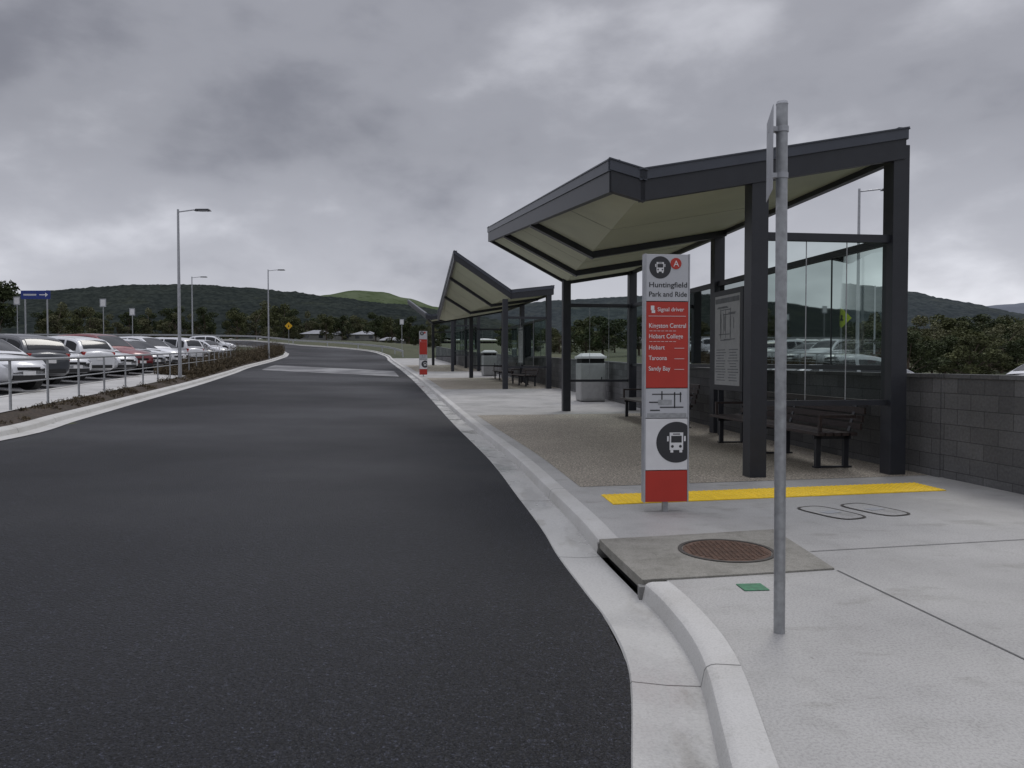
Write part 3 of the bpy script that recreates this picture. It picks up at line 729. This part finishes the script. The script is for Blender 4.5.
    p=MB(); p.box((st[0][0]-.008,0,.70),(.012,.38,.11)); p.build('number_plate',M['white'],t)
    p=MB(); p.box((st[-1][0]-.01,0,.58),(.05,.7,.08)); p.build('grille',M['black'],t)
    return t
protos={k:make_car(k) for k in ('suv','hatch','sedan')}; used=set()
def place_car(kind,col,X,Y,rz,label,group,z=None,sc=1.06):
    r0=protos[kind]; z=surf(X,Y)-.05 if z is None else z
    if kind in used: r=dup(r0,(X,Y,z),rz,label,group)
    else:
        r=r0; r.location=(X,Y,z); r.rotation_euler=(0,0,rz); r['label']=label; r['group']=group; used.add(kind)
    r['category']='car'; r.scale=(sc,sc,sc)
    for c in r.children:
        if c.name.split('.')[0] in('body','roof','wing_mirror'):
            c.material_slots[0].link='OBJECT'; c.material_slots[0].material=paints[col]
gp='cars parked behind the left railing'
row=[('hatch','white',23.6,0,.5,'white hatchback cut off by the left picture edge, nearest the railing'),
('hatch','grey',26.5,180,.1,'dark grey hatchback second from the near end of the left row'),
('hatch','white',29.4,0,0,'white hatchback third from the near end of the left row'),
('hatch','white',32.3,180,0,'white hatchback fourth from the near end, its tail toward the railing'),
('sedan','white',35.4,0,0,'white sedan just before the dark red car'),
('suv','maroon',38.6,0,0,'dark red car, the only red one in the row'),
('sedan','silver',41.8,0,0,'silver sedan directly beyond the dark red car'),
('hatch','white',45.0,0,0,'white hatchback two places beyond the dark red car'),
('suv','white',48.3,0,0,'white SUV beyond the silver sedan'),
('hatch','silver',52,0,0,'silver hatchback between two white SUVs far down the row'),
('suv','white',56,180,0,'farther white SUV toward the end of the left row'),
('sedan','silver',60,0,0,'small-looking silver sedan near the far end of the row'),
('hatch','grey',64.5,0,0,'dark grey hatchback near the far end of the row'),
('hatch','white',70,0,0,'farthest white hatchback of the left row')]
for kind,col,Y,fl,dx,label in row:
    X=lx(Y)-2.95-2.1+dx; place_car(kind,col,X,Y-.4,R(-14+fl),label,gp,sc=1.1)
g2='cars in the back row of the left car park'
for i,(kind,col,px,Y,label) in enumerate([('suv','white',-10,48,'white SUV in the back row, left picture edge'),('sedan','silver',30,58,'silver sedan in the back row behind the dark grey hatchback'),('suv','grey',66,60,'grey SUV in the back row of the left car park'),('sedan','white',98,66,'white sedan in the back row, left of the dark red car roof'),('suv','silver',128,76,'silver SUV in the back row beyond the dark red car'),('hatch','white',158,84,'white hatchback far away in the back row'),('suv','white',212,82,'white SUV farthest away in the back row')]):
    X=fx(px,Y); place_car(kind,col,X,Y,R(10+180*(i%2)),label,g2)
g3='cars beyond the block wall'
place_car('sedan','white',fx(802,23),23,R(186),'white sedan seen through the near shelter glass, left of two',g3,.16,1.08)
place_car('sedan','silver',fx(852,19),19,R(4),'silver sedan seen through the near shelter glass, right of two',g3,.12,1.05)
place_car('hatch','white',14.6,20,R(185),'white vehicle cut off by the right picture edge beyond the block wall',g3,.16,1.05)

# ---------------------------------------------------------------- signs far
def post_sign(name,label,cat_,X,Y,zs,build):
    t=thing(name,label,cat_,(X,Y,surf(X,Y)-.1)); build(t,zs-surf(X,Y)+.1); return t
def blue(t,h):
    for x in (-.6,.6):
        p=MB(); p.cyl((x,.04,0),(x,.04,h+.2),.04,n=8); p.build('post',M['galv'],t)
    p=MB(); p.box((0,0,h),(1.6,.03,.46)); p.build('sign_face',M['blue'],t,bevel=.004)
    p=MB(); p.box((.38,-.02,h),(.34,.006,.05)); p.add([(.53,-.02,h+.12),(.68,-.02,h),(.53,-.02,h-.12)],[(0,1,2)]); p.build('arrow',M['white'],t)
    p=MB(); p.box((-.3,-.02,h),(.7,.006,.09)); p.build('lettering',M['pale'],t)
post_sign('direction_sign','blue direction sign with white arrow above the parked cars','direction sign',fx(37,42),42,1.5+67/770*42,blue)
def dia(m,s):
    def f(t,h):
        p=MB(); p.cyl((0,.04,0),(0,.04,h+s*.5),.035,n=8); p.build('post',M['galv'],t)
        p=MB(); p.add([(-s*.7,0,h),(0,0,h-s*.7),(s*.7,0,h),(0,0,h+s*.7),(-s*.7,.02,h),(0,.02,h-s*.7),(s*.7,.02,h),(0,.02,h+s*.7)],[(0,1,2,3),(7,6,5,4),(0,4,5,1),(1,5,6,2),(2,6,7,3),(3,7,4,0)]); p.build('sign_face',m,t)
        p=MB(); p.box((0,-.006,h),(s*.12,.004,s*.4)); p.box((0,-.007,h-s*.15),(s*.24,.004,s*.10)); p.build('symbol',M['black'],t)
    return f
post_sign('warning_sign','small yellow diamond warning sign where the road bends left','warning sign',fx(289,112),112,1.5+36/770*112,dia(M['ysign'],.8))
post_sign('warning_sign','yellow-green diamond sign seen through the near shelter end glass','warning sign',fx(841,27),27,1.5+44/770*27,dia(M['ygsign'],.5))
def grey(t,h):
    p=MB(); p.cyl((0,.04,0),(0,.04,h+.3),.035,n=8); p.build('post',M['galv'],t)
    p=MB(); p.box((0,0,h),(.5,.02,.65)); p.build('sign_face',M['galv2'],t); p=MB(); p.box((0,-.012,h),(.36,.004,.48)); p.build('sign_panel',M['white'],t)
for px,Y,py,l in ((104,62,303,'small pale sign on a post above the left row of cars'),(133,70,312,'smaller pale sign on a post, right of the other'),(18,60,301,'pale sign on a post left of the blue sign'),(402,92,322,'small sign on a post beyond the far totem')):
    post_sign('post_sign',l,'sign',fx(px,Y),Y,1.5+(362-py)/770*Y,grey)

# guardrail
t=thing('guardrail','grey metal guardrail on the outside of the far road bend','guardrail',(0,0,0))
GR=resample([p for p in offs(KO,1.6) if p.y>90],40)
for q in GR[::2]:
    p=MB(); z=surf(q.x,q.y)-.2; p.box((q.x,q.y,z+.4),(.12,.12,.8)); p.build('post',M['galv2'],t)
for dz in (.62,.75):
    p=MB()
    for q0,q1 in zip(GR,GR[1:]): p.bar((q0.x,q0.y,surf(q0.x,q0.y)-.2+dz+.06),(q1.x,q1.y,surf(q1.x,q1.y)-.2+dz+.06),.07,.11)
    p.build('rail',M['galv2'],t)

# ---------------------------------------------------------------- vegetation
def leaf_mesh(name,blobs,n,size,m,parent,seed):
    rnd=random.Random(seed); vs=[];fs=[]
    for c,r in blobs:
        for i in range(n):
            while True:
                d=Vector((rnd.uniform(-1,1),rnd.uniform(-1,1),rnd.uniform(-1,1)))
                if .3<d.length<1: break
            p=Vector(c)+Vector((d.x*r[0],d.y*r[1],d.z*r[2]))
            nn=Vector((rnd.gauss(0,1),rnd.gauss(0,1),rnd.gauss(0,1))).normalized(); a=nn.orthogonal().normalized(); b=nn.cross(a); s=size*rnd.uniform(.6,1.4)
            o=len(vs); vs+=[p-a*s-b*s*.5,p+a*s-b*s*.5,p+a*s*.3+b*s]; fs.append((o,o+1,o+2))
    me=bpy.data.meshes.new(name); me.from_pydata([tuple(v) for v in vs],[],fs); me.materials.append(m)
    o=bpy.data.objects.new(name,me); C.objects.link(o)
    if parent:o.parent=parent
    return o
def make_tree(seed,m,h=6,low=False):
    rnd=random.Random(seed); t=bpy.data.objects.new('tree',None); C.objects.link(t)
    p=MB(); top=(rnd.uniform(-.2,.2),rnd.uniform(-.2,.2),h*.6); p.cyl((0,0,-.3),top,.16,.07,n=8)
    blobs=[]
    for k in range(9 if not low else 15):
        a=rnd.uniform(0,6.28); rr=rnd.uniform(.08,.28 if not low else .42)*h; z=rnd.uniform(.10 if low else .38,.88)*h; f=1-.6*max(0,(z/h-.45))
        c=(math.cos(a)*rr*f,math.sin(a)*rr*f,z); blobs.append((c,(h*rnd.uniform(.10,.18),h*rnd.uniform(.10,.18),h*rnd.uniform(.08,.14))))
        p.cyl((top[0]*z/h,top[1]*z/h,z*.5),c,.06,.02,n=5)
    p.build('trunk',M['bark'],t)
    leaf_mesh('crown',blobs,230,h*.020,m,t,seed)
    return t
trees=[make_tree(1,M['leafA']),make_tree(3,M['leafA'],low=True),make_tree(4,M['leafB'],low=True),make_tree(9,M['leafD'],low=True)]
tused=set()
def place_tree(k,X,Y,s,label,group,sz=1,z=None):
    z=surf(X,Y)-.2 if z is None else z
    if k in tused: r=dup(trees[k],(X,Y,z),random.uniform(0,6),label,group)
    else: r=trees[k]; r.location=(X,Y,z); r['label']=label; r['group']=group; tused.add(k)
    r['category']='tree'; r.scale=(s,s,s*sz)
place_tree(0,fx(-4,60),60,1.12,'leafy tree at the left picture edge beside the blue sign','trees in the left car park')
rnd=random.Random(5)
for i in range(26):
    px=45+i*9+rnd.uniform(-5,5); Y=rnd.uniform(140,230); place_tree(1+i%3,fx(px,Y),Y,rnd.uniform(.8,1.5),'dark tree behind the left car park','trees behind the left car park')
for i in range(46):
    px=278+i*3.6+rnd.uniform(-3,3); Y=rnd.uniform(300,470); place_tree(1+i%3,fx(px,Y),Y,rnd.uniform(1.4,2.5),'tree around the distant houses at the foot of the hill','trees around the distant houses')
for i in range(84):
    Y=rnd.uniform(50,190); px=765+(i*3.3)+rnd.uniform(-8,8); place_tree(1+i%3,fx(px,Y),Y,rnd.uniform(.65,1.1)*(Y/75)**.78,'bushy tree beyond the block wall','bushy trees beyond the block wall',.78)
for i in range(24):
    Y=rnd.uniform(150,260); px=500+i*12+rnd.uniform(-6,6); place_tree(1+i%3,fx(px,Y),Y,rnd.uniform(1.1,1.9),'tree seen through the shelters','trees seen through the shelters',.8)
def planting(name,y0,y1,dens,hh,w0,w1,m,label,seed,thr=-.12):
    rnd=random.Random(seed); vs=[];fs=[]; 
    for i in range(int((y1-y0)*dens)):
        Y=rnd.uniform(y0,y1); d=rnd.uniform(w0,w1); X=lx(Y)-d; 
        cl=noise.noise(Vector((X*.9,Y*.9,seed))) 
        if cl<thr: continue
        z=surf(X,Y); h=hh*(.4+cl)*rnd.uniform(.3,1.1)*(.45+.55*min(1,(Y-y0)/20))
        for k in range(5):
            a=rnd.uniform(0,6.28); l=h*rnd.uniform(.3,.8); o=len(vs); s=.03+.03*hh
            bx,by,bz=X+math.cos(a)*l*.5,Y+math.sin(a)*l*.5,z+h*rnd.uniform(.2,1)
            n1=Vector((rnd.gauss(0,.6),rnd.gauss(0,.6),rnd.gauss(0,1))).normalized()*s; n2=Vector((rnd.gauss(0,1),rnd.gauss(0,1),rnd.gauss(0,1))).normalized()*s*.7
            p=Vector((bx,by,bz)); vs+=[tuple(p-n1),tuple(p+n1),tuple(p+n2)]; fs.append((o,o+1,o+2))
    me=bpy.data.meshes.new(name); me.from_pydata(vs,[],fs); me.materials.append(m); o=bpy.data.objects.new(name,me); C.objects.link(o); tag(o,label,'ground cover',kind='stuff')
planting('ground_cover',13,44,80,.26,.22,.85,M['leafC'],'sparse low planting in the mulch strip beside the left kerb',1,.05)
planting('shrub_planting',38,92,420,1.5,.3,2.4,M['leafC'],'brown-green shrub planting along the far left verge',2,-.08)

# ---------------------------------------------------------------- houses
def house(px,Y,w,d,m,label,rz):
    X=fx(px,Y); t=thing('house',label,'house',(X,Y,surf(X,Y)-.2),rz,'distant houses')
    p=MB(); p.box((0,0,1.3),(w,d,2.6)); p.build('wall',M['housewall'],t)
    p=MB(); e=.5; rl=w/2-d/2
    p.add([(-w/2-e,-d/2-e,2.6),(w/2+e,-d/2-e,2.6),(w/2+e,d/2+e,2.6),(-w/2-e,d/2+e,2.6),(-rl,0,4.3),(rl,0,4.3)],[(0,1,5,4),(1,2,5),(2,3,4,5),(3,0,4),(3,2,1,0)]); p.build('roof',m,t)
    for x in (-w*.28,w*.25):
        p=MB(); p.box((x,-d/2-.01,1.5),(1.8,.06,1.3)); p.build('window',M['winglass'],t)
for i,(px,Y,w,m,l) in enumerate([(318,330,12,'roofpale','leftmost pale-roofed distant house beyond the bend'),(343,360,12,'roofgrey','distant house with grey roof second from left'),(366,340,11,'roofpale','pale-roofed distant house in the middle of the group'),(392,370,13,'roofpale','pale-roofed distant house fourth from left'),(640,280,13,'roofpale','pale-roofed distant house seen through the near shelter'),(700,290,13,'roofpale','pale distant house seen by the timetable board')]):
    house(px,Y,w,8,M[m],l,R(-8+5*i))

# ---------------------------------------------------------------- hills
def hill(name,pts,D,depth,m,rough,step=6,zb=20,rows=26):
    px0,px1=pts[0][0],pts[-1][0]; W_=(px1-px0)/770*D; n=int(W_/step); vs=[];rw=rows+5
    for j in range(rw):
        f=j/(rows-1)
        for i in range(n+1):
            px=px0+(px1-px0)*i/n
            for (a,ya),(b,yb) in zip(pts,pts[1:]):
                if a<=px<=b+1e-6:
                    s=(px-a)/(b-a); s=s*s*(3-2*s); py=ya+(yb-ya)*s; break
            zr_=1.5+(362-py)/770*D
            Y=D-depth*(1-f); X=(px-512)/770*D
            prof=math.sin(min(1,f)*math.pi/2)**1.1 if f<=1 else 1-(f-1)*1.5
            z=zb+(zr_-zb)*prof
            z+=rough*(noise.noise(Vector((X/160,Y/110,2)))*1.6*min(1,(1-min(f,1))*3+.12))
            if rough>=1: z+=rough*(abs(noise.noise(Vector((X/6,Y/8,0))))*1.1+noise.noise(Vector((X/15,Y/15,5)))*.55)
            vs.append((X,Y,z))
    fs=[(j*(n+1)+i,j*(n+1)+i+1,(j+1)*(n+1)+i+1,(j+1)*(n+1)+i) for j in range(rw-1) for i in range(n)]
    me=bpy.data.meshes.new(name); me.from_pydata(vs,[],fs); me.materials.append(m); me.shade_smooth()
    o=bpy.data.objects.new(name,me); C.objects.link(o); struct(o)
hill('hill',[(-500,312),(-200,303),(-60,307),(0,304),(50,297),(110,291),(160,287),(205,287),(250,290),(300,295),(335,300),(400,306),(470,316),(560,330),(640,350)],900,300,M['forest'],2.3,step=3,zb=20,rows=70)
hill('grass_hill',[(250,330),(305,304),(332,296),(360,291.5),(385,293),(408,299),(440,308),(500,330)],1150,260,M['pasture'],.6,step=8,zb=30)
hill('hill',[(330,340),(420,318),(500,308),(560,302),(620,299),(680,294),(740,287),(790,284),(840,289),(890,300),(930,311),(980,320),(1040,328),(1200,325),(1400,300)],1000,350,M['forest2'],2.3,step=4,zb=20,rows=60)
hill('far_hill',[(800,330),(880,322),(905,317),(950,311),(1000,305),(1040,302),(1150,292),(1400,280)],2200,500,M['farhill_hazed'],2,step=20,zb=40)

# ---------------------------------------------------------------- world
w=bpy.data.worlds.new('World'); scene.world=w; w.use_nodes=True; nt=w.node_tree; L=nt.links; nt.nodes.clear()
out=nt.nodes.new('ShaderNodeOutputWorld'); bg=nt.nodes.new('ShaderNodeBackground'); 
tc=nt.nodes.new('ShaderNodeTexCoord'); sp=nt.nodes.new('ShaderNodeSeparateXYZ'); L.new(tc.outputs['Generated'],sp.inputs[0])
def math_(op,a,b=None):
    n=nt.nodes.new('ShaderNodeMath'); n.operation=op
    for i,v in enumerate((a,b)):
        if v is None: continue
        if isinstance(v,(int,float)): n.inputs[i].default_value=v
        else: L.new(v,n.inputs[i])
    return n.outputs[0]
zc=math_('MAXIMUM',sp.outputs[2],0.0)
cb=nt.nodes.new('ShaderNodeCombineXYZ'); L.new(sp.outputs[0],cb.inputs[0]); L.new(sp.outputs[1],cb.inputs[1]); L.new(math_('MULTIPLY',zc,1.9),cb.inputs[2])
def noi(scale,detail,off,rough=.55,dist=.3):
    mp=nt.nodes.new('ShaderNodeMapping'); mp.inputs['Location'].default_value=off; L.new(cb.outputs[0],mp.inputs[0])
    n=nt.nodes.new('ShaderNodeTexNoise'); n.inputs['Scale'].default_value=scale; n.inputs['Detail'].default_value=detail; n.inputs['Roughness'].default_value=rough; n.inputs['Distortion'].default_value=dist
    L.new(mp.outputs[0],n.inputs[0]); return n.outputs['Fac']
n1=noi(5.5,8,(3.1,1.7,0),.50,.1); n2=noi(1.9,4,(8.2,.4,2),.5,.1)
s=math_('ADD',math_('MULTIPLY',n1,.55),math_('MULTIPLY',n2,.45))
r=nt.nodes.new('ShaderNodeValToRGB'); L.new(s,r.inputs[0]); e=r.color_ramp.elements
r.color_ramp.interpolation='EASE'
e[0].position=.35; e[0].color=(.218,.220,.252,1); e[1].position=.68; e[1].color=(.53,.535,.58,1)
e2=r.color_ramp.elements.new(.5); e2.color=(.325,.328,.364,1)
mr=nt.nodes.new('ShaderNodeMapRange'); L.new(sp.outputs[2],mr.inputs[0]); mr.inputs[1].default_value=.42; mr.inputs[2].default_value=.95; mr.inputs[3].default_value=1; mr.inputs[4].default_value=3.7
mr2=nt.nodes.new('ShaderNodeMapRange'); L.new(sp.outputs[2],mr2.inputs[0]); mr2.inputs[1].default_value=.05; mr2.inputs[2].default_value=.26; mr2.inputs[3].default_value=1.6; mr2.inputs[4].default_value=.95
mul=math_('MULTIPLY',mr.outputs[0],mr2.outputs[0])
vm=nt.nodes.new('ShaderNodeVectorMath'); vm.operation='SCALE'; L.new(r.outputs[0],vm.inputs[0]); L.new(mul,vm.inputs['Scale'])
sky=nt.nodes.new('ShaderNodeTexSky'); sky.sky_type='NISHITA'; sky.sun_disc=False; sky.sun_elevation=R(48); sky.sun_rotation=R(25)
sc_=nt.nodes.new('ShaderNodeVectorMath'); sc_.operation='SCALE'; L.new(sky.outputs[0],sc_.inputs[0]); sc_.inputs['Scale'].default_value=.006
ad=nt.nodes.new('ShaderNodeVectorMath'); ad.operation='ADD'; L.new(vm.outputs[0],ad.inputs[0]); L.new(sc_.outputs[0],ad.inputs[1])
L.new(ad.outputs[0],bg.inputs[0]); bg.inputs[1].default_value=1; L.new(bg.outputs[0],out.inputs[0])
sd=bpy.data.lights.new('sun','SUN'); sd.energy=.8; sd.angle=R(20); sd.color=(1,.97,.92); so=bpy.data.objects.new('sun',sd); C.objects.link(so)
az=R(25); el=R(48); dirv=Vector((math.sin(az)*math.cos(el),math.cos(az)*math.cos(el),math.sin(el))); so.rotation_euler=dirv.to_track_quat('Z','Y').to_euler()

# camera
cd=bpy.data.cameras.new('camera'); cd.sensor_width=36; cd.lens=770/1024*36; cd.clip_end=8000; cd.clip_start=.05
co=bpy.data.objects.new('camera',cd); C.objects.link(co); co.location=(0,0,1.5); co.rotation_euler=(R(90)-math.atan(22/770),0,0); scene.camera=co
scene.view_settings.view_transform='Standard'; scene.view_settings.look='None'; scene.view_settings.exposure=0
